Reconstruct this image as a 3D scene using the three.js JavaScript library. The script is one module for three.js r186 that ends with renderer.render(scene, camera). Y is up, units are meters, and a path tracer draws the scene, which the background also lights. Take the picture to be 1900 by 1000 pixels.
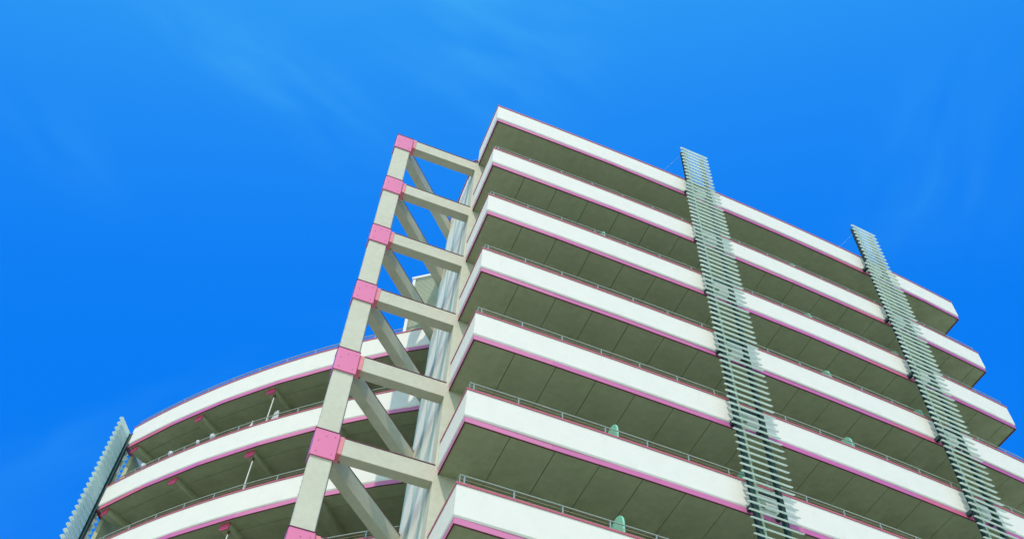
import * as THREE from 'three';
import { mergeGeometries } from 'three/addons/utils/BufferGeometryUtils.js';
import { RoundedBoxGeometry } from 'three/addons/geometries/RoundedBoxGeometry.js';
import { ImprovedNoise } from 'three/addons/math/ImprovedNoise.js';

// ---------------------------------------------------------------- camera, sky, sun, exposure
const scene = new THREE.Scene();
const EYE = 1.6;
const camera = new THREE.PerspectiveCamera(30.4, 1024 / 538, 0.1, 6000);
{
  const yaw = 0.32089, pitch = 0.94484, roll = 0.06596;
  const f = new THREE.Vector3(Math.sin(yaw) * Math.cos(pitch), Math.sin(pitch), -Math.cos(yaw) * Math.cos(pitch));
  const r0 = new THREE.Vector3(Math.cos(yaw), 0, Math.sin(yaw)), u0 = r0.clone().cross(f);
  const r = r0.clone().multiplyScalar(Math.cos(roll)).addScaledVector(u0, Math.sin(roll));
  const u = u0.clone().multiplyScalar(Math.cos(roll)).addScaledVector(r0, -Math.sin(roll));
  camera.position.set(0, EYE, 0);
  camera.quaternion.setFromRotationMatrix(new THREE.Matrix4().makeBasis(r, u, f.clone().negate()));
}
const renderer = new THREE.WebGLRenderer({ antialias: true });
renderer.toneMapping = THREE.LinearToneMapping;
renderer.toneMappingExposure = 1.0;
renderer.shadowMap.enabled = true;

const SUN = new THREE.Vector3(-0.56, 1.56, 1).normalize();
const noise = new ImprovedNoise();
const fbm = (x, y, z, n = 4) => { let s = 0, a = 0.5; for (let i = 0; i < n; i++) { s += a * noise.noise(x, y, z); x *= 2.03; y *= 2.03; z *= 2.03; a *= 0.5; } return s; };
const sstep = (a, b, x) => { const t = Math.min(1, Math.max(0, (x - a) / (b - a))); return t * t * (3 - 2 * t); };
const wisp = (a, b, w, k, q) => { const A = new THREE.Vector3(...a), Bv = new THREE.Vector3(...b), d = Bv.clone().sub(A), l = d.length(); d.normalize(); return { a: A, d, l, n: A.clone().cross(Bv).normalize(), w, k, q }; };
const STREAKS = [wisp([-0.1945, 0.8739, -0.4456], [-0.0147, 0.8633, -0.5044], 0.03, 0.6, 3.1), wisp([-0.13, 0.884, -0.449], [0.0, 0.872, -0.489], 0.016, 0.55, 8.4), wisp([0.0, 0.928, -0.373], [0.1679, 0.9105, -0.3779], 0.08, 0.6, 5.7), wisp([0.5052, 0.7892, -0.3491], [0.4907, 0.8383, -0.2376], 0.05, 0.45, 12.2), wisp([-0.2781, 0.7832, -0.5562], [-0.2232, 0.7763, -0.5895], 0.03, 0.35, 17.3)];
{
  const W = 2048, H = 1024, data = new Float32Array(W * H * 4);
  for (let j = 0; j < H; j++) for (let i = 0; i < W; i++) {
    // equirect: v = 0 at the bottom row; u = atan2(z, x) / 2pi + 0.5
    const el = ((j + 0.5) / H - 0.5) * Math.PI, az = ((i + 0.5) / W - 0.5) * 2 * Math.PI;
    const x = Math.cos(el) * Math.cos(az), y = Math.sin(el), z = Math.cos(el) * Math.sin(az);
    const c = x * SUN.x + y * SUN.y + z * SUN.z;
    const ang = Math.acos(Math.min(1, c));
    let r = 0.0032, g = 0.203, b = 0.905;                                  // deep polarised blue
    const near = Math.pow(sstep(1.40, 0.78, ang), 1.5);                     // paler towards the sun
    r += 0.036 * near; g += 0.175 * near; b += 0.01 * near;
    const glow = Math.exp(-ang / 0.15);
    r += 1.3 * glow; g += 1.3 * glow; b += 1.0 * glow;
    const haze = Math.exp(-Math.pow(Math.max(0, el) / 0.235, 2));           // pale horizon, out of the frame, brightened as fill for shaded faces
    r += (2.45 - r) * haze; g += (3.05 - g) * haze; b += (2.55 - b) * haze;
    // thin cirrus, streaks drawn out along one direction
    const ps = x / (y + 0.35), pt = z / (y + 0.35);
    const su = ps * 0.80 + pt * 0.60, sv = -ps * 0.60 + pt * 0.80;
    let ci = fbm(su * 2.2 + 7.3, sv * 8.0 + 1.7 + 0.6 * fbm(su * 3, sv * 3, 4.2), 2.5, 5);
    const patch = sstep(-0.05, 0.28, fbm(ps * 1.6 + 3.1, pt * 1.6 + 8.2, 0.7, 3));
    ci = sstep(0.0, 0.42, ci) * (0.12 + 0.6 * patch) * sstep(0.05, 0.5, el);
    for (const s of STREAKS) {                                              // a few longer wisps
      const h = x * s.n.x + y * s.n.y + z * s.n.z, t = (x - s.a.x) * s.d.x + (y - s.a.y) * s.d.y + (z - s.a.z) * s.d.z;
      if (y < 0.1 || Math.abs(h) > 4 * s.w || t < -0.1 || t > s.l + 0.1) continue;
      const wob = s.w * (0.9 * fbm(t * 9 + s.q, h * 6, s.q, 3)), e = Math.exp(-Math.pow((h + wob) / s.w, 2)) * sstep(-0.08, 0.06, t) * sstep(s.l + 0.08, s.l - 0.06, t);
      ci += s.k * e * Math.max(0, 0.45 + 1.3 * fbm(t * 9 + s.q, h * 38 + 0.9 * fbm(t * 8, h * 20, 1.1, 2), s.q + 2, 5));
    }
    r += 0.028 * ci; g += 0.105 * ci; b += 0.012 * ci;
    if (el < 0) { r = 0.2; g = 0.22; b = 0.2; }
    const k = (j * W + i) * 4;
    data[k] = r; data[k + 1] = g; data[k + 2] = b; data[k + 3] = 1;
  }
  const sky = new THREE.DataTexture(data, W, H, THREE.RGBAFormat, THREE.FloatType);
  sky.mapping = THREE.EquirectangularReflectionMapping;
  sky.magFilter = THREE.LinearFilter; sky.minFilter = THREE.LinearFilter; sky.needsUpdate = true;
  scene.background = sky; scene.environment = sky;
}
const sun = new THREE.DirectionalLight(new THREE.Color(1.0, 0.86, 0.72), 2.9);
sun.position.copy(SUN).multiplyScalar(90).add(new THREE.Vector3(10, 20, -22));
sun.target.position.set(10, 20, -22);
sun.castShadow = true; sun.shadow.mapSize.set(4096, 4096); sun.shadow.bias = -0.0004;
Object.assign(sun.shadow.camera, { left: -35, right: 35, top: 35, bottom: -35, near: 1, far: 220 });
scene.add(sun, sun.target);

// ---------------------------------------------------------------- helpers
let seed = 20240711;
const rnd = () => { seed = (seed * 1664525 + 1013904223) % 4294967296; return seed / 4294967296; };
const jit = (a) => (rnd() * 2 - 1) * a;
const used = {};
const numbered = (n) => { used[n] = (used[n] ?? -1) + 1; return used[n] ? n + '_' + String(used[n]).padStart(3, '0') : n; };
function tag(o, label, category, group) { o.userData = { label, category }; if (group) o.userData.group = group; return o; }
function thing(name, label, category, group) { const o = new THREE.Group(); o.name = numbered(name); scene.add(o); return tag(o, label, category, group); }
function part(name, geo, mat, parent) {
  const m = new THREE.Mesh(Array.isArray(geo) ? mergeGeometries(geo.map((g) => (g.index ? g.toNonIndexed() : g))) : geo, mat);
  m.name = name; m.castShadow = m.receiveShadow = true; parent.add(m); return m;
}
function clean(g) { for (const k of Object.keys(g.attributes)) if (!['position', 'normal', 'uv'].includes(k)) g.deleteAttribute(k); return g; }
function metreUV(g) {                                                       // uv in metres, projected along each face's main axis
  g = clean(g.index ? g.toNonIndexed() : g);
  const p = g.attributes.position, n = g.attributes.normal, uv = new Float32Array(p.count * 2);
  for (let i = 0; i < p.count; i++) {
    const ax = Math.abs(n.getX(i)), ay = Math.abs(n.getY(i)), az = Math.abs(n.getZ(i));
    const x = p.getX(i), y = p.getY(i), z = p.getZ(i);
    if (ay >= ax && ay >= az) { uv[i * 2] = x; uv[i * 2 + 1] = z; } else if (ax >= az) { uv[i * 2] = z; uv[i * 2 + 1] = y; } else { uv[i * 2] = x; uv[i * 2 + 1] = y; }
  }
  g.setAttribute('uv', new THREE.BufferAttribute(uv, 2)); return g;
}
function flat(pos, uv) {
  const g = new THREE.BufferGeometry();
  g.setAttribute('position', new THREE.Float32BufferAttribute(pos, 3));
  if (uv) g.setAttribute('uv', new THREE.Float32BufferAttribute(uv, 2));
  g.computeVertexNormals();
  return uv ? g : metreUV(g);
}
// sweep a convex profile [[out, y], ...] (outer face upwards first) along a plan path [[x, z], ...]; outwards is to the right-hand side seen from the wall
function sweep(path, prof) {
  const n = path.length, nor = [], mit = [], len = [0];
  for (let i = 0; i < n - 1; i++) { const dx = path[i + 1][0] - path[i][0], dz = path[i + 1][1] - path[i][1], l = Math.hypot(dx, dz); nor.push([-dz / l, dx / l]); len.push(len[i] + l); }
  for (let i = 0; i < n; i++) {
    const a = nor[Math.max(0, i - 1)], b = nor[Math.min(n - 2, i)], s = [a[0] + b[0], a[1] + b[1]], d = 1 + a[0] * b[0] + a[1] * b[1];
    mit.push([s[0] / d, s[1] / d]);
  }
  const V = (i, j) => [path[i][0] + mit[i][0] * prof[j][0], prof[j][1], path[i][1] + mit[i][1] * prof[j][0]];
  const pos = [], uv = [], m = prof.length, plen = [0];
  for (let j = 0; j < m; j++) plen.push(plen[j] + Math.hypot(prof[(j + 1) % m][0] - prof[j][0], prof[(j + 1) % m][1] - prof[j][1]));
  for (let i = 0; i < n - 1; i++) for (let j = 0; j < m; j++) {
    const k = (j + 1) % m, A = V(i, j), B = V(i + 1, j), C = V(i + 1, k), D = V(i, k);
    pos.push(...A, ...B, ...C, ...A, ...C, ...D);
    const u0 = len[i], u1 = len[i + 1], v0 = plen[j], v1 = plen[j + 1];
    uv.push(u0, v0, u1, v0, u1, v1, u0, v0, u1, v1, u0, v1);
  }
  for (let j = 1; j < m - 1; j++) {
    pos.push(...V(0, 0), ...V(0, j), ...V(0, j + 1)); uv.push(0, 0, 0, 0.1, 0.1, 0.1);
    pos.push(...V(n - 1, 0), ...V(n - 1, j + 1), ...V(n - 1, j)); uv.push(0, 0, 0, 0.1, 0.1, 0.1);
  }
  return flat(pos, uv);
}
// one length of a mitred run
function sweepPiece(pre, a, b, nxt, prof) {
  const nrm = (p, q) => { const dx = q[0] - p[0], dz = q[1] - p[1], l = Math.hypot(dx, dz); return [-dz / l, dx / l]; };
  const n = nrm(a, b), mit = (m) => { const d = 1 + n[0] * m[0] + n[1] * m[1]; return [(n[0] + m[0]) / d, (n[1] + m[1]) / d]; };
  const ma = pre ? mit(nrm(pre, a)) : n, mb = nxt ? mit(nrm(b, nxt)) : n, pos = [], m = prof.length;
  const A = prof.map(([o, y]) => [a[0] + ma[0] * o, y, a[1] + ma[1] * o]), B = prof.map(([o, y]) => [b[0] + mb[0] * o, y, b[1] + mb[1] * o]);
  for (let j = 0; j < m; j++) { const k = (j + 1) % m; pos.push(...A[j], ...B[j], ...B[k], ...A[j], ...B[k], ...A[k]); }
  for (let j = 1; j < m - 1; j++) { pos.push(...A[0], ...A[j], ...A[j + 1], ...B[0], ...B[j + 1], ...B[j]); }
  return flat(pos);
}
const rect = (o0, o1, y0, y1) => [[o1, y0], [o1, y1], [o0, y1], [o0, y0]];
const ring = (o, y, r, n = 8) => Array.from({ length: n }, (_, i) => { const a = -Math.PI / 4 + (i * 2 * Math.PI) / n; return [o + r * Math.cos(a), y + r * Math.sin(a)]; });
// upright prism over a plan polygon
function prism(poly, y0, y1) {
  const s = new THREE.Shape(poly.map(([x, z]) => new THREE.Vector2(x, -z)));
  const g = new THREE.ExtrudeGeometry(s, { depth: y1 - y0, bevelEnabled: false });
  g.rotateX(-Math.PI / 2); g.translate(0, y0, 0);
  return metreUV(g);
}
const bx = (x0, x1, y0, y1, z0, z1) => { const g = new THREE.BoxGeometry(x1 - x0, y1 - y0, z1 - z0); g.translate((x0 + x1) / 2, (y0 + y1) / 2, (z0 + z1) / 2); return metreUV(g); };
const rbx = (x0, x1, y0, y1, z0, z1, r = 0.012) => { const g = new RoundedBoxGeometry(x1 - x0, y1 - y0, z1 - z0, 2, r); g.translate((x0 + x1) / 2, (y0 + y1) / 2, (z0 + z1) / 2); return metreUV(g); };
function bar(a, b, r, n = 8) {
  const A = new THREE.Vector3(...a), B = new THREE.Vector3(...b), g = new THREE.CylinderGeometry(r, r, A.distanceTo(B), n);
  g.applyQuaternion(new THREE.Quaternion().setFromUnitVectors(new THREE.Vector3(0, 1, 0), B.clone().sub(A).normalize()));
  g.translate((A.x + B.x) / 2, (A.y + B.y) / 2, (A.z + B.z) / 2); return clean(g.toNonIndexed());
}
// ---------------------------------------------------------------- materials
function noiseTex(size, fn, srgb) {
  const d = new Uint8Array(size * size * 4);
  for (let j = 0; j < size; j++) for (let i = 0; i < size; i++) {
    const c = fn(i / size, j / size), k = (j * size + i) * 4;
    for (let q = 0; q < 3; q++) d[k + q] = Math.round(255 * Math.min(1, Math.max(0, c[q] ?? c[0])));
    d[k + 3] = 255;
  }
  const t = new THREE.DataTexture(d, size, size, THREE.RGBAFormat);
  t.wrapS = t.wrapT = THREE.RepeatWrapping; t.magFilter = THREE.LinearFilter; t.minFilter = THREE.LinearMipmapLinearFilter; t.generateMipmaps = true;
  if (srgb) t.colorSpace = THREE.SRGBColorSpace; t.needsUpdate = true; return t;
}
// tileable noise on a torus-like blend
function tile(u, v, f, sd, oct = 4) {
  const a = fbm(u * f, v * f, sd, oct), b = fbm((u - 1) * f, v * f, sd, oct), c = fbm(u * f, (v - 1) * f, sd, oct), d = fbm((u - 1) * f, (v - 1) * f, sd, oct);
  const su = sstep(0, 1, u), sv = sstep(0, 1, v);
  return (a * (1 - su) + b * su) * (1 - sv) + (c * (1 - su) + d * su) * sv;
}
const paintMap = noiseTex(512, (u, v) => {                                  // old masonry paint: faint cloudy wear and specks
  const cl = tile(u, v, 5, 1.3, 5), fine = tile(u, v, 60, 9.1, 2), st = Math.max(0, tile(u, v, 9, 5.7, 4) - 0.16) * 0.45;
  const q = 0.99 + 0.022 * cl + 0.02 * fine - st * 0.3;
  return [q, q * 1.0, q * 0.995];
}, true);
const concMap = noiseTex(512, (u, v) => {                                   // painted concrete: mottled with pale and grey patches
  const cl = tile(u, v, 4, 3.3, 5), md = tile(u, v, 14, 2.2, 4), fine = tile(u, v, 70, 7.7, 2);
  const q = 0.96 + 0.07 * cl + 0.05 * md + 0.05 * fine;
  return [q, q * (0.998 + 0.01 * md), q * (0.985 + 0.03 * cl)];
}, true);
const soffMap = noiseTex(512, (u, v) => {                                   // soffit boards: damp blotches
  const cl = tile(u, v, 3, 11.3, 5), md = tile(u, v, 11, 12.2, 4), fine = tile(u, v, 60, 17.7, 2);
  const q = 0.93 + 0.13 * cl + 0.09 * md + 0.05 * fine;
  return [q, q * (1 + 0.02 * md), q * (0.98 + 0.04 * cl)];
}, true);
const bumpMap = noiseTex(512, (u, v) => [0.5 + 0.3 * tile(u, v, 40, 4.4, 3) + 0.25 * tile(u, v, 6, 6.1, 3)]);
const rep = (t, k) => { const c = t.clone(); c.repeat.set(k, k); c.needsUpdate = true; return c; };
const mat = (r, g, b, rough, o = {}) => new THREE.MeshStandardMaterial({ color: new THREE.Color().setRGB(r, g, b), roughness: rough, ...o });
const B3 = rep(bumpMap, 0.5), P3 = rep(paintMap, 0.31), C3 = rep(concMap, 0.43), S3 = rep(soffMap, 0.37);
const M = {
  white: mat(0.82, 0.795, 0.725, 0.65, { map: P3, bumpMap: B3, bumpScale: 0.004 }),
  rib: mat(0.82, 0.80, 0.72, 0.7, { map: P3, bumpMap: B3, bumpScale: 0.004 }),
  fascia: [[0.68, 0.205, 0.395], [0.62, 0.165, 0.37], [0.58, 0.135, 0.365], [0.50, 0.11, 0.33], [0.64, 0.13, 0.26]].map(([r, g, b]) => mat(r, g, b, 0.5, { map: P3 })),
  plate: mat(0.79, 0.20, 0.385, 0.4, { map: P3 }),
  cap: mat(0.66, 0.075, 0.19, 0.45, { map: P3 }),
  coping: mat(0.52, 0.115, 0.17, 0.5, { map: P3 }),
  dark: mat(0.14, 0.022, 0.045, 0.6),
  beige: mat(0.62, 0.615, 0.50, 0.75, { map: C3, bumpMap: B3, bumpScale: 0.005 }),
  soffit: mat(0.545, 0.59, 0.40, 0.8, { map: S3, bumpMap: B3, bumpScale: 0.004 }),
  groove: mat(0.05, 0.055, 0.035, 0.9),
  slat: new THREE.MeshPhysicalMaterial({ color: new THREE.Color().setRGB(0.82, 0.92, 0.86), roughness: 0.9, transmission: 0.55, thickness: 0 }),
  post: mat(0.012, 0.05, 0.056, 0.45),
  rail: mat(0.36, 0.42, 0.37, 0.35, { metalness: 0.35 }),
  wire: mat(0.45, 0.42, 0.28, 0.4, { metalness: 0.3 }),
  mint: mat(0.28, 0.70, 0.51, 0.5, { map: P3 }),
  tube: mat(0.45, 0.60, 0.50, 0.4),
  lamp: mat(0.22, 0.31, 0.25, 0.5),
  plastic: mat(0.78, 0.80, 0.80, 0.5),
  bag: mat(0.56, 0.61, 0.63, 0.45),
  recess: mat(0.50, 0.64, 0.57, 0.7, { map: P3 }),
  pipe: mat(0.62, 0.64, 0.58, 0.45),
  rust: mat(0.13, 0.03, 0.012, 0.8),
  louver: mat(0.66, 0.70, 0.58, 0.6, { map: P3 }),
  shadedPlate: mat(0.40, 0.11, 0.33, 0.45, { map: P3 }),  // plate pink darkened to mauve: shade of the side faces put into the colour
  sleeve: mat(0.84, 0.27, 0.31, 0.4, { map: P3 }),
  brace: mat(0.58, 0.595, 0.49, 0.8, { map: C3, bumpMap: B3, bumpScale: 0.006 }),
  bolt: mat(0.22, 0.06, 0.09, 0.5),
};
// ---------------------------------------------------------------- ground
{
  const gm = noiseTex(512, (u, v) => {
    const a = tile(u, v, 6, 21.3, 5), f = tile(u, v, 60, 23.1, 3), lawn = sstep(-0.02, 0.1, tile(u, v, 3, 29.4, 3));
    const p = [0.66 + 0.1 * a + 0.1 * f, 0.66 + 0.1 * a + 0.1 * f, 0.58 + 0.1 * a + 0.1 * f], g = [0.47 + 0.15 * f, 0.56 + 0.15 * f, 0.32 + 0.1 * f];
    return [0, 1, 2].map((q) => p[q] + (g[q] - p[q]) * lawn);
  }, true);
  gm.repeat.set(0.02, 0.02);
  const g = new THREE.PlaneGeometry(4000, 4000); g.rotateX(-Math.PI / 2);
  const m = part('ground', metreUV(g), new THREE.MeshStandardMaterial({ map: gm, roughness: 0.95 }), scene);
  m.userData.kind = 'structure'; m.userData.label = 'pale paved ground with lawn around the building';
}
// ---------------------------------------------------------------- main tower
const H0 = 31.742 + EYE;                                                    // coping of the first balcony under the roof
const lev = (k) => (k === 0 ? H0 + 3.2 + 0.196 : H0 - (k - 1) * 3.2);       // 0 is the roof band
const BAND = 0.972, FB = 1.166, SET = 0.03;
const XC = 4.635, ZC = -16.956, XE = 26.41, ZB = -19.07;
const fac = (x) => { const u = x - XC; return ZC - (0.006474 * u + 0.001463 * u * u + 3.852e-5 * u * u * u); };
const arc = []; for (let i = 0; i <= 36; i++) { const x = XC + ((XE - XC) * i) / 36; arc.push([x, fac(x)]); }
const mainPath = [[XC, ZB], ...arc, [XE, fac(XE) - 2.2]];
const JX = [XC + 0.055]; for (let i = 0; i < 17; i++) JX.push(5.92 + 1.2425 * i); JX.push(XE - 0.055);
// pink strip in straight lengths butted end to end; tone shifts towards mauve by position
function fasciaRun(fp, y0, y1, parent, tone) {
  for (let i = 0; i < fp.length - 1; i++) {
    const [a, b] = [fp[i], fp[i + 1]], n = fp.length;
    const pre = i > 0 ? fp[i - 1] : null, nxt = i < n - 2 ? fp[i + 2] : null, path = [a, b];
    const g = sweepPiece(pre, a, b, nxt, rect(-SET - 0.03, -SET, y0, y1));
    part('fascia', g, M.fascia[tone((a[0] + b[0]) / 2)], parent);
  }
}
const tower = thing('apartment_tower', 'white apartment tower with curved balcony bands, pink trim and dark soffits', 'building');
{
  const wallPoly = [...arc.filter((p, i) => i % 3 === 0).map(([x, z]) => [Math.min(Math.max(x, 4.66), XE - 0.15), z - 2.15])];
  const outer = [...wallPoly];
  const inner = [...wallPoly].reverse().map(([x, z]) => [x, z - 0.3]);
  part('wall', prism([...outer, ...inner], 0.01, lev(0) - FB - 0.02), M.beige, tower);
  const zR = fac(XE) - 2.4;
  part('wall', prism([[4.9, -19.4], [XE - 0.4, zR - 0.1], [XE - 0.4, -34], [12, -34], [12, -22.28], [4.9, -22.28]], 0.02, lev(0) - 0.6), M.beige, tower);
}
for (let k = 0; k <= 9; k++) {
  const y = lev(k), b = k === 0 ? 1.0 : BAND, fb = k === 0 ? 1.19 : FB;
  // the slab itself
  const slabPoly = [[XC + 0.1, ZB], ...arc.map(([x, z]) => [Math.min(Math.max(x, XC + 0.1), XE - 0.1), z - 0.1]), [XE - 0.1, fac(XE) - 2.2], ...[...arc].reverse().filter((p, i) => i % 6 === 0).map(([x, z]) => [Math.min(Math.max(x, XC + 0.1), XE - 0.1), z - 2.14])].filter((p, i, a) => i === 0 || Math.hypot(p[0] - a[i - 1][0], p[1] - a[i - 1][1]) > 0.02);
  const bal = part('balcony', prism(slabPoly, y - fb + 0.032, y - fb + 0.2), M.groove, tower);
  const path = mainPath;
  part('parapet', sweep(path, [[-0.026, y - b - 0.032], [0, y - b + 0.018], [0, y - 0.062], [-0.16, y - 0.062], [-0.16, y - b - 0.032]]), M.white, bal);
  part('coping', sweep(path, [[0.022, y - 0.062], [0.022, y - 0.006], [0.012, y], [-0.18, y], [-0.18, y - 0.062]]), M.coping, bal);
  // the pink strip is bent from straight lengths, so its setback under the white band wavers
  const fp = [[XC, ZB]]; fp.push([XC, ZC]);
  for (let x = XC + 2.4; x < XE - 1; x += 2.49) fp.push([x, fac(x) + jit(0.018)]);
  fp.push([XE, fac(XE)], [XE, fac(XE) - 2.2]);
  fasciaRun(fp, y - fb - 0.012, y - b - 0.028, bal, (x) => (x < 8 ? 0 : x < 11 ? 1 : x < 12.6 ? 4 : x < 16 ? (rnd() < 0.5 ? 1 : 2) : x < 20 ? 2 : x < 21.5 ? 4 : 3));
  part('shaded_drip', sweep(fp, rect(-SET - 0.034, -SET + 0.003, y - fb - 0.03, y - fb - 0.012)), M.dark, bal);  // lower edge of the fascia, its shaded underside painted dark maroon
  const backZ = (x) => fac(x) - 2.13;
  if (k === 0) {
    const pl = [[JX[0], ZB], ...arc.map(([x, z]) => [Math.min(Math.max(x, JX[0]), XE - 0.055), z - 0.058]), [XE - 0.055, fac(XE) - 2.2], [15, fac(15) - 2.13]];
    part('soffit', prism(pl, y - fb, y - fb + 0.03), M.soffit, bal);
    part('roof_slab', prism([[XC + 0.17, ZB], ...arc.map(([x, z]) => [Math.min(Math.max(x, XC + 0.17), XE - 0.17), z - 0.17]), [XE - 0.17, -34], [12, -34], [12, -22.2], [XC + 0.17, -22.2]], y - 0.55, y - 0.4), M.beige, bal);
  } else {
    for (let i = 0; i < JX.length - 1; i++) {
      const g = 0.009, x0 = JX[i] + g, x1 = JX[i + 1] - g, dy = jit(0.003);
      part('soffit_panel', prism([[x0, backZ(x0)], [x0, fac(x0) - 0.058], [x1, fac(x1) - 0.058], [x1, backZ(x1)]], y - fb + dy, y - fb + 0.03), M.soffit, bal);
    }
  }
  if (k >= 1 && k <= 7) {
    // railing set a little inside the coping
    const rp = [[XC + 0.085, ZB + 0.1], [XC + 0.085, ZC - 0.085], ...arc.slice(1, -1).map(([x, z]) => [x, z - 0.085]), [XE - 0.085, fac(XE) - 0.085], [XE - 0.085, fac(XE) - 2.1]];
    part('handrail', sweep(rp, ring(0, y + 0.315, 0.019)), M.rail, bal);
    part('rail_wire', sweep(rp, ring(0, y + 0.20, 0.007, 6)), M.wire, bal);
    part('rail_wire', sweep(rp, ring(0, y + 0.10, 0.007, 6)), M.wire, bal);
    const flatPost = (x, z) => [bx(x - 0.019, x + 0.019, y - 0.002, y + 0.30, z - 0.007, z + 0.007), bx(x - 0.045, x + 0.045, y - 0.001, y + 0.012, z - 0.04, z + 0.04)];
    for (let i = 0; i < 18; i++) { const x = Math.min(4.83 + 1.2625 * i, XE - 0.09); part('railing_post', flatPost(x, fac(x) - 0.085), M.rail, bal); }
    for (const z of [-17.06, -18.0, -18.85]) part('railing_post', [bx(XC + 0.077, XC + 0.093, y - 0.002, y + 0.30, z - 0.024, z + 0.024)], M.rail, bal);
    for (const z of [fac(XE) - 1.1]) part('railing_post', [bx(XE - 0.093, XE - 0.077, y - 0.002, y + 0.30, z - 0.024, z + 0.024)], M.rail, bal);
    // round-topped partition screens between the flats
    for (const x of [[], [17.57], [9.07, 17.57, 21.53], [17.57, 21.53], [17.57], [9.07, 13.2, 21.53], [9.07, 17.57], [9.07, 17.57]][k]) {
      const w = 0.39, yc = y + 0.55, s = new THREE.Shape();
      s.moveTo(-w, y - 0.75 - yc); s.lineTo(w, y - 0.75 - yc); s.lineTo(w, 0); s.absarc(0, 0, w, 0, Math.PI, false); s.lineTo(-w, y - 0.75 - yc);
      const g = new THREE.ExtrudeGeometry(s, { depth: 0.04, bevelEnabled: true, bevelThickness: 0.006, bevelSize: 0.006, bevelSegments: 1, curveSegments: 20 });
      g.rotateY(-Math.PI / 2); g.translate(x + 0.02, yc, fac(x) - 0.23 - w);
      part('partition', metreUV(g), M.mint, bal);
    }
  }
}
// side wall: tall upright ribs with recesses between them, then the pier that takes the frame
{
  const top = lev(0) - 0.72;
  const turn = (g) => { g.translate(-4.57, 0, 19.25); g.rotateY(-0.006); g.translate(4.57, 0, -19.25); return g; };
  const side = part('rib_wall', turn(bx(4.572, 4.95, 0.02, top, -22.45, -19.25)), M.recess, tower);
  for (const [a, b] of [[-22.22, -21.40], [-21.08, -20.12], [-19.80, -19.56]]) part('wall_rib', turn(rbx(4.565, 4.70, 0.03, top + 0.003, a, b, 0.003)), M.rib, side);
  part('coping', turn(bx(4.53, 5.0, top + 0.003, top + 0.05, -22.49, -19.2)), M.coping, side);
  part('pier', rbx(4.56, 5.6, 0.03, lev(0) - FB - 0.01, -19.57, -19.08, 0.01), M.beige, tower);
}
// ---------------------------------------------------------------- concrete frame standing off the tower's side
const frame = thing('concrete_frame', 'tall beige concrete column with pink joint plates and horizontal braces to the tower', 'concrete frame');
{
  const oct = (x0, x1, z0, z1, c) => [[x0 + c, z1], [x1 - c, z1], [x1, z1 - c], [x1, z0 + c], [x1 - c, z0], [x0 + c, z0], [x0, z0 + c], [x0, z1 - c]];
  const drop = [1.115, 0.98, 0.94, 0.90, 0.90, 0.90, 0.88, 0.87, 0.87, 0.87];
  const joints = drop.map((d, k) => [lev(k) - d, k]);
  let yTop = null;
  for (const [yb, k] of joints) {
    const p0 = yb - (k === 0 ? 1.05 : 0.90), p1 = yb - (k === 0 ? 0.13 : 0);                                   // plate
    const topEnd = k === 0;
    const pTop = p1;
    const pl = part('joint_plate', rbx(1.325, 1.955, p0, pTop, -19.27, -18.982, 0.008), M.plate, frame);
    part('shaded_side_plate', rbx(1.31, 1.94, p0 + 0.003, pTop - 0.003, -19.39, -19.005, 0.008), M.shadedPlate, pl);  // side faces of the plate, their shade painted in as mauve
    const bolts = [];
    for (const [bx_, by] of [[0.12, 0.13], [0.52, 0.15], [0.12, 0.5], [0.52, 0.74], [0.30, 0.70]]) { const g = new THREE.CylinderGeometry(0.010, 0.010, 0.02, 8); g.rotateX(Math.PI / 2); g.translate(1.325 + bx_, p0 + by, -18.978); bolts.push(clean(g)); }
    for (const b1 of bolts) part('bolt', b1, M.bolt, pl);
    part('plate_rim', bx(1.302, 1.965, pTop, pTop + 0.022, -19.40, -18.97), M.dark, pl);
    const lo = k === 9 ? 0 : joints[k + 1][0] + 0.022;
    part('column', prism(oct(1.345, 1.925, -19.37, -19.03, 0.018), lo, p0), M.beige, frame);
    // beam to the pier
    const h0 = yb - 0.57;
    part('beam', rbx(2.08, 4.60, h0, yb, -19.42, -19.085, 0.012), M.beige, frame);
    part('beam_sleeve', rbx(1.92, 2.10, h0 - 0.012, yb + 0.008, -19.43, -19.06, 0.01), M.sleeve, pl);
    part('beam_cap', bx(2.11, 4.58, yb, yb + 0.022, -19.435, -19.07), M.dark, frame);
    // brace to the rib wall, level with the beam and turned 45 degrees in plan
    const c = -17.58, n = [0.7071, 0.7071], w = 0.31;
    const P = (x, o) => [x - n[0] * o, c - x - n[1] * o];
    part('brace', prism([P(1.95, 0), P(4.68, 0), P(4.68 + 0.35, w), P(2.1, w)], h0 + 0.01, yb - 0.01), M.brace, frame);
    part('brace_cap', prism([P(1.95, -0.012), P(4.66, -0.012), P(4.66 + 0.35, w + 0.012), P(2.15, w + 0.012)], yb - 0.01, yb + 0.012), M.dark, frame);
    if (k > 0) { const g = new THREE.TorusGeometry(0.022, 0.006, 6, 12); g.rotateX(Math.PI / 2); g.translate(2.12, h0 - 0.03, -19.35); part('lifting_eye', [clean(g.toNonIndexed()), bar([2.12, h0 - 0.03, -19.35], [2.12, h0 + 0.02, -19.35], 0.01)], M.post, frame); }
  }
  part('gap_line', [bar([1.937, 0.1, -19.06], [1.937, lev(1) - 1.2, -19.06], 0.009)], M.post, frame);  // thin dark rod drawing the dark gap along the column's right edge
  const nails = []; for (let i = 0; i < 40; i++) { const y = 12 + rnd() * 22; nails.push(bar([1.355, y, -19.11], [1.317, y + jit(0.01), -19.11], 0.011, 6)); }
  part('stud', nails, M.rail, frame);
}
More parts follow.
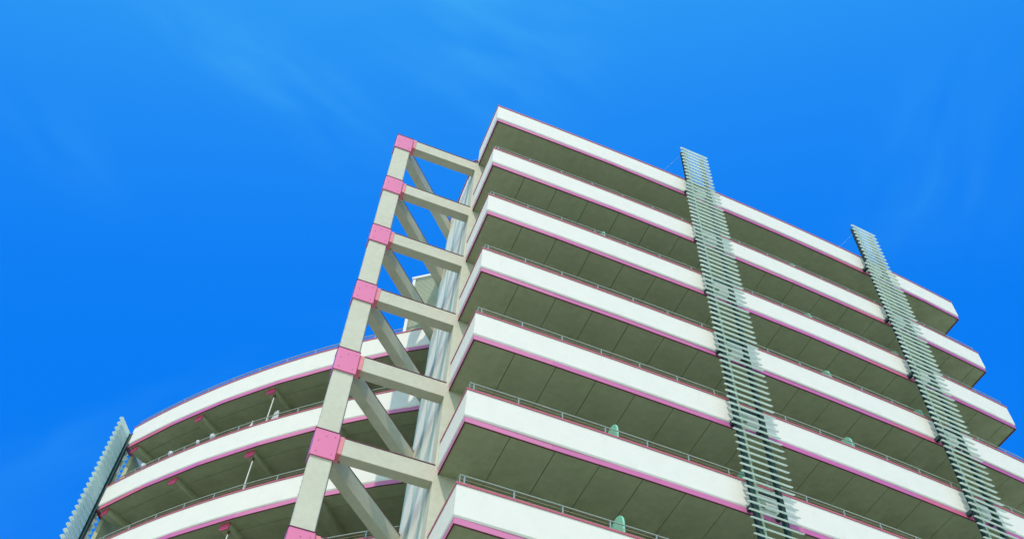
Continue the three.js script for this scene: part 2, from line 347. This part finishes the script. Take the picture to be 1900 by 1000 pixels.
// ---------------------------------------------------------------- slat screens
const PITCH = 0.2667;
function slatScreen(label, origin, dir, yTop, yBot, yWide, out, brackets, deep = 0.061, tilt = 0.42, bare = false) {
  // origin: plan point at the facade, dir: unit plan vector along the screen, out: unit outwards
  const s = thing('slat_screen', label, 'slat screen', 'slat screens on the building');
  const pt = (a, o, y) => [origin[0] + dir[0] * a + out[0] * o, y, origin[1] + dir[1] * a + out[1] * o];
  const ang = Math.atan2(-dir[1], dir[0]);
  const blade = (len) => { const e = len / 2, g = new THREE.LatheGeometry([[0, -e], [0.6, -e], [0.86, 0.012 - e], [1, 0.04 - e], [1, e - 0.04], [0.86, e - 0.012], [0.6, e], [0, e]].map(([r, y]) => new THREE.Vector2(r, y)), 14); g.rotateZ(Math.PI / 2); g.scale(1, 0.012, deep); g.rotateX(tilt); g.rotateY(ang); return clean(g); };
  const gW = blade(1.62), gN = blade(1.28);
  for (let y = yTop; y > yBot; y -= PITCH) {
    const nar = y > yWide, m = part('slat', nar ? gN : gW, M.slat, s);
    m.position.set(...pt(0.81 + (nar ? -0.01 : 0) , 0.40, y));
  }
  const post = (a, o0, o1, w, y0, y1) => { const g = new THREE.BoxGeometry(w, y1 - y0, o1 - o0); g.rotateY(ang); const p = pt(a, (o0 + o1) / 2, (y0 + y1) / 2); g.translate(...p); return metreUV(g); };
  for (const a of bare ? [0.97] : [0.30, 1.20]) part('post', [post(a, 0.315, 0.33, 0.12, yBot, yTop), post(a, 0.20, 0.315, 0.02, yBot, yTop), post(a, 0.19, 0.20, 0.12, yBot, yTop)], M.post, s);
  if (!bare) {
  const clips = [bar(pt(0.44, 0.30, yBot), pt(0.44, 0.30, yTop - 0.1), 0.032, 10)];
  for (let y = yTop; y > yBot; y -= PITCH) { const g = new THREE.CylinderGeometry(0.05, 0.05, 0.02, 12); g.rotateZ(Math.PI / 2); g.rotateY(ang); g.translate(...pt(0.44, 0.325, y)); clips.push(clean(g.toNonIndexed())); }
  part('carrier_tube', clips, M.tube, s);
  }
  for (const y of brackets) {
    for (const a of bare ? [0.97] : [0.30, 1.20]) part('bracket', [post(a, -0.08, 0.19, 0.12, y - 1.13, y - 1.0), post(a, -0.08, -0.06, 0.2, y - 1.16, y - 0.98)], M.post, s);
    if (bare) continue;
    const ch = new THREE.BoxGeometry(0.9, 0.1, 0.06); ch.rotateY(ang); ch.translate(...pt(0.75, 0.22, y - 0.5)); part('cross_channel', metreUV(ch), M.post, s);
    const lb = part('lamp_box', [post(0.66, 0.10, 0.20, 0.17, y - 0.93, y - 0.75), post(0.66, 0.0, 0.10, 0.05, y - 0.9, y - 0.78)], M.lamp, s);
    part('conduit', bar(pt(0.72, 0.025, y - 0.16), pt(1.2, 0.025, y - 0.16), 0.012), M.tube, lb); part('conduit', [bar(pt(0.76, 0.025, y - 0.86), pt(1.18, 0.025, y - 0.86), 0.012)], M.tube, lb);
  }
  return { s, pt };
}
const levels = [0, 1, 2, 3, 4, 5, 6, 7].map(lev);
{
  const mk = (x, label, yTop) => {
    const d = 0.02, t = (fac(x + 0.8 + d) - fac(x + 0.8 - d)) / (2 * d), l = Math.hypot(1, t), dir = [1 / l, t / l], out = [-t / l, 1 / l];
    const { s, pt } = slatScreen(label, [x, fac(x)], dir, yTop, lev(7), lev(0) - 1.0, out, levels);
    part('stay_wire', [bar(pt(0.05, 0.35, yTop - 0.75), [x - 0.75, lev(0), fac(x - 0.75) - 0.4], 0.0028, 6)], M.rail, s);
  };
  mk(12.47, 'pale green horizontal slat screen on the middle of the curved balcony front', 38.58);
  mk(21.04, 'pale green horizontal slat screen near the right end of the curved balcony front', 38.5);
}
// ---------------------------------------------------------------- curved rear wing
const WC = [27.44, -54.63], WR = 38.80;
const wingPt = (a, r = WR) => [WC[0] + r * Math.cos(a), WC[1] + r * Math.sin(a)];
const angOf = (x, z) => Math.atan2(z - WC[1], x - WC[0]);
const wing = thing('curved_wing', 'lower curved apartment wing behind the concrete frame, white bands with pink trim', 'building');
const aL = angOf(-4.80, -33.06), aR = angOf(6.0, -22.2);
const wArc = []; for (let i = 0; i <= 30; i++) wArc.push(wingPt(aL + ((aR - aL) * i) / 30));
const endDir = [0.43, -0.90], wEnd = [wArc[0][0] + endDir[0] * 4, wArc[0][1] + endDir[1] * 4];
const wPath = [wEnd, ...wArc];
const capA = [angOf(-4.50, -32.78), angOf(-2.46, -29.98), angOf(-0.19, -27.44)]; { const st = (capA[2] - capA[0]) / 2; capA.push(capA[2] + st, capA[2] + 2 * st); }
{
  const inner = (d) => wArc.map((p, i) => wingPt(aL + ((aR - aL) * i) / 30 + (i === 0 ? 0 : 0), WR - d));
  const ring2 = (d0, d1, shift = 0.1) => { const f = [], g = []; for (let i = 0; i <= 24; i++) { const a = aL - shift / WR + ((aR - aL) * i) / 24; f.push(wingPt(a, WR - d0)); g.push(wingPt(a, WR - d1)); } return [...f, ...g.reverse()]; };
  part('wall', prism(ring2(2.7, 6.0, 0.5), 0.02, lev(2) - 0.9), M.beige, wing);
  for (let k = 2; k <= 8; k++) {
    const y = lev(k);
    const bal = part('balcony', prism(ring2(0.1, 2.72), y - FB + 0.032, y - FB + 0.2), M.groove, wing);
    part('parapet', sweep(wPath, [[-0.026, y - BAND - 0.032], [0, y - BAND + 0.018], [0, y - 0.062], [-0.16, y - 0.062], [-0.16, y - BAND - 0.032]]), M.white, bal);
    part('coping', sweep(wPath, [[0.022, y - 0.062], [0.022, y - 0.006], [0.012, y], [-0.18, y], [-0.18, y - 0.062]]), M.coping, bal);
    const fp = [wEnd]; for (let i = 0; i <= 6; i++) { const p = wingPt(aL + ((aR - aL) * i) / 6, WR + (i && i < 6 ? 0.02 + jit(0.014) : 0)); fp.push(p); }
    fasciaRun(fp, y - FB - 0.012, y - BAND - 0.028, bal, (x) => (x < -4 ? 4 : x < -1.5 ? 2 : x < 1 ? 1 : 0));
    part('shaded_drip', sweep(fp, rect(-SET - 0.034, -SET + 0.003, y - FB - 0.03, y - FB - 0.012)), M.dark, bal);  // same dark maroon strip, painting the shade under the wing fascia
    const cuts = [aL - 0.1 / WR, ...capA, aR];
    for (let i = 0; i < cuts.length - 1; i++) for (const [d0, d1] of [[0.058, 0.64], [0.656, 2.72]]) {
      const f = [], g = []; for (let q = 0; q <= 4; q++) { const a = cuts[i] + ((cuts[i + 1] - cuts[i]) * q) / 4; f.push(wingPt(a, WR - d0)); g.push(wingPt(a, WR - d1)); }
      part('soffit_panel', prism([...f, ...g.reverse()], y - FB + jit(0.003), y - FB + 0.03), M.soffit, bal);
    }
    if (k <= 6) {
      const rp = wArc.map((p, i) => wingPt(aL + 0.1 / WR * -1 + ((aR - aL) * i) / 30 - 0.0, WR - 0.085));
      part('handrail', sweep([[wEnd[0] + 0.07, wEnd[1] + 0.05], ...rp], ring(0, y + 0.315, 0.019)), M.rail, bal);
      for (const q of [0.20, 0.10]) part('rail_wire', sweep([[wEnd[0] + 0.07, wEnd[1] + 0.05], ...rp], ring(0, y + q, 0.006, 6)), M.wire, bal);
      const a0 = angOf(0.06, -27.14);
      for (let i = -5; i <= 6; i++) {
        const a = a0 - (i * 1.2625) / WR; if (a > aL || a < aR) continue;
        const g = new THREE.BoxGeometry(0.012, 0.3, 0.045); const g2 = new THREE.BoxGeometry(0.07, 0.012, 0.08); g2.translate(0, -0.144, 0);
        const gg = mergeGeometries([g, g2]); gg.rotateY(-a); const p = wingPt(a, WR - 0.085); gg.translate(p[0], y + 0.15, p[1]);
        part('railing_post', metreUV(gg), M.rail, bal);
      }
    }
    // cross beams under the slab, their ends boxed in pink
    for (const a of capA) {
      const t = [-Math.sin(a), Math.cos(a)], r = [Math.cos(a), Math.sin(a)];
      const sh = (hw, c, d) => { const s = new THREE.Shape(); s.moveTo(-hw, 0); s.lineTo(hw, 0); s.lineTo(hw, -d + c); s.lineTo(hw - c, -d); s.lineTo(-hw + c, -d); s.lineTo(-hw, -d + c); return s; };
      const place = (g, r0) => { g.applyMatrix4(new THREE.Matrix4().makeBasis(new THREE.Vector3(t[0], 0, t[1]), new THREE.Vector3(0, 1, 0), new THREE.Vector3(-r[0], 0, -r[1]))); const p = wingPt(a, r0); g.translate(p[0], y - FB - 0.001, p[1]); return metreUV(g); };
      const bm = part('cross_beam', place(new THREE.ExtrudeGeometry(sh(0.18, 0.04, 0.25), { depth: 2.5, bevelEnabled: false }), WR - 0.2), M.soffit, wing);
      part('end_cap', place(new THREE.ExtrudeGeometry(sh(0.188, 0.042, 0.258), { depth: 0.035, bevelEnabled: false }), WR - 0.165), M.cap, bm);
    }
    if (k <= 5 && k > 2 || k === 2) {
      const p = wingPt(angOf(-0.12, -27.33), WR - 0.3), dp = part('drain_pipe', [bar([p[0], y - 3.2 - 0.9, p[1]], [p[0], y - FB - 0.40, p[1]], 0.026)], M.pipe, wing);
      part('pipe_outlet', [bar([p[0], y - FB - 0.40, p[1]], [p[0], y - FB - 0.25, p[1]], 0.036)], M.rust, dp);
    }
  }
  // end wall and a downpipe at the far left corner
  part('end_wall', prism([[wArc[0][0] + 0.25, wArc[0][1] - 0.35], [wArc[0][0] + 0.4, wArc[0][1] - 0.28], [wEnd[0] + 0.5, wEnd[1]], [wEnd[0] + 0.3, wEnd[1]]], 0.02, lev(2) - FB), M.soffit, wing);
  for (let k = 2; k <= 5; k++) {
    const y = lev(k) - FB, x = wArc[0][0] + 0.08, z = wArc[0][1] - 0.15;
    const dp = part('downpipe', [bar([x, y - 2.0, z], [x, y - 0.05, z], 0.05)], M.soffit, wing);
    part('pipe_collar', bar([x, y - 0.55, z], [x, y - 0.3, z], 0.062), M.plastic, dp); part('pipe_collar', bar([x, y - 1.25, z], [x, y - 0.85, z], 0.058), M.plastic, dp);
  }
}
// slat screen on the wing's end
{
  const dir = [0.43, -0.902], out = [-0.902, -0.43];
  const tip = [-5.37, -32.26], o = [tip[0] - out[0] * 0.4, tip[1] - out[1] * 0.4];
  // run along the screen from the near tip backwards
  const s = slatScreen('pale green slat screen at the far left end of the curved wing', o, dir, 28.16 + EYE, 12, 40, out, [2, 3, 4, 5].map(lev), 0.082, -0.36, true);
}
// ---------------------------------------------------------------- roof plant room on the wing
{
  const pr = thing('roof_plant_room', 'pale louvred plant room on the roof of the curved wing, behind the braces', 'roof structure');
  const t = [0.795, 0.606], n = [-0.606, 0.795];                            // along the wing, and outwards
  const c0 = [3.77 - n[0] * 0.1, -23.88 - n[1] * 0.1];
  const y0 = lev(2) - 0.5, y1 = 32.08 + EYE, L = 4.2, D = 4;
  const q = (a, d) => [c0[0] + t[0] * a - n[0] * d, c0[1] + t[1] * a - n[1] * d];
  const body = part('wall', prism([q(0.03, 0.05), q(L, 0.05), q(L, D), q(0.03, D)], y0, y1 - 0.03), M.louver, pr);
  const N = 38, blades = [];
  for (let i = 0; i < N; i++) { const yy = y0 + 0.6 + (i * (y1 - y0 - 0.75)) / N; blades.push(sweep([q(0.1, 0.05), q(L, 0.05)], [[0.035, yy], [0.028, yy + 0.012], [-0.0, yy + 0.075], [-0.0, yy]])); }
  part('louver', blades, M.louver, body).userData.kind = 'stuff';
  part('trim', [prism([q(-0.02, -0.03), q(0.1, -0.03), q(0.1, 0.1), q(-0.02, 0.1)], y0, y1 - 0.12), prism([q(-0.05, -0.06), q(L, -0.06), q(L, D), q(-0.05, D)], y1 - 0.12, y1)], M.plastic, pr);
}
// ---------------------------------------------------------------- white bags and sheets tied to the wing's railing
function bagGeo(w, h, sd) {
  const g = new THREE.SphereGeometry(1, 22, 16), p = g.attributes.position;
  for (let i = 0; i < p.count; i++) {
    let x = p.getX(i), y = p.getY(i), z = p.getZ(i);
    const neck = y > 0.45 ? 1 - 0.75 * sstep(0.45, 0.85, y) + 0.45 * sstep(0.85, 1, y) : 1;
    const k = 1 + 0.75 * fbm(x * 1.7 + sd, y * 1.7, z * 1.7, 4) + 0.10 * Math.sin(Math.atan2(z, x) * 7 + sd) * (0.4 + 0.6 * Math.abs(y));
    p.setXYZ(i, x * k * neck * w / 2, (y * (1 + 0.2 * fbm(x * 2 + sd, z * 2, 3.3, 3))) * h / 2, z * k * neck * w / 2);
  }
  g.computeVertexNormals(); return clean(g);
}
{
  const bag = (x, z, w, h, sd, label) => {
    const o = new THREE.Mesh(bagGeo(w, h, sd), M.bag); o.name = numbered('plastic_bag'); o.castShadow = o.receiveShadow = true;
    const a = angOf(x, z), p = wingPt(a, WR - 0.02); o.position.set(p[0], lev(3) + 0.19, p[1]); scene.add(o);
    tag(o, label, 'bag', 'white bags tied to the upper wing railing');
  };
  bag(-3.70, -31.50, 0.19, 0.24, 1.2, 'white plastic bag on the upper wing railing, nearest the left screen');
  bag(-2.87, -30.40, 0.17, 0.25, 4.7, 'white plastic bag on the upper wing railing, second from the left');
  bag(-2.02, -29.40, 0.13, 0.24, 8.3, 'narrow white plastic bag left of its close neighbour on the upper wing railing');
  bag(-1.55, -28.88, 0.20, 0.28, 13.1, 'puffy white plastic bag on the upper wing railing, nearest the drain pipe');
}
// a cloth hung behind the drain pipe and a bottle left on the coping
{
  const a0 = angOf(0.13, -27.12), g = new THREE.BoxGeometry(0.46, 0.95, 0.012, 12, 16, 1), p = g.attributes.position;
  for (let i = 0; i < p.count; i++) {
    const x = p.getX(i), y = p.getY(i), v = (y + 0.475) / 0.95, w = 1 - 0.62 * v;
    p.setXYZ(i, x * w + 0.05 * v, y, p.getZ(i) + 0.035 * Math.sin(x * 26 + 2 * v) * (0.3 + v) + 0.02 * fbm(x * 5, y * 5, 2.2, 3));
  }
  g.computeVertexNormals();
  const m = new THREE.Mesh(clean(g), M.bag); m.name = 'hanging_cloth'; m.castShadow = m.receiveShadow = true;
  const q = wingPt(a0, WR - 0.34); m.position.set(q[0], lev(3) + 0.36, q[1]); m.rotation.y = Math.PI / 2 - a0; scene.add(m);
  tag(m, 'pale crumpled cloth hanging beside the drain pipe on the upper wing balcony', 'cloth');
  const b = new THREE.Mesh(clean(new THREE.LatheGeometry([[0, 0], [0.075, 0], [0.082, 0.03], [0.07, 0.13], [0.034, 0.2], [0.03, 0.33], [0.036, 0.34], [0.036, 0.37], [0, 0.375]].map(([r, y]) => new THREE.Vector2(r, y)), 18)), M.bag);
  b.name = 'bottle'; b.castShadow = b.receiveShadow = true;
  const r = wingPt(angOf(-0.42, -27.66), WR - 0.11); b.position.set(r[0], lev(3) + 0.002, r[1]); scene.add(b);
  tag(b, 'tall pale bottle standing on the upper wing coping, left of the drain pipe', 'bottle');
}
renderer.render(scene, camera);
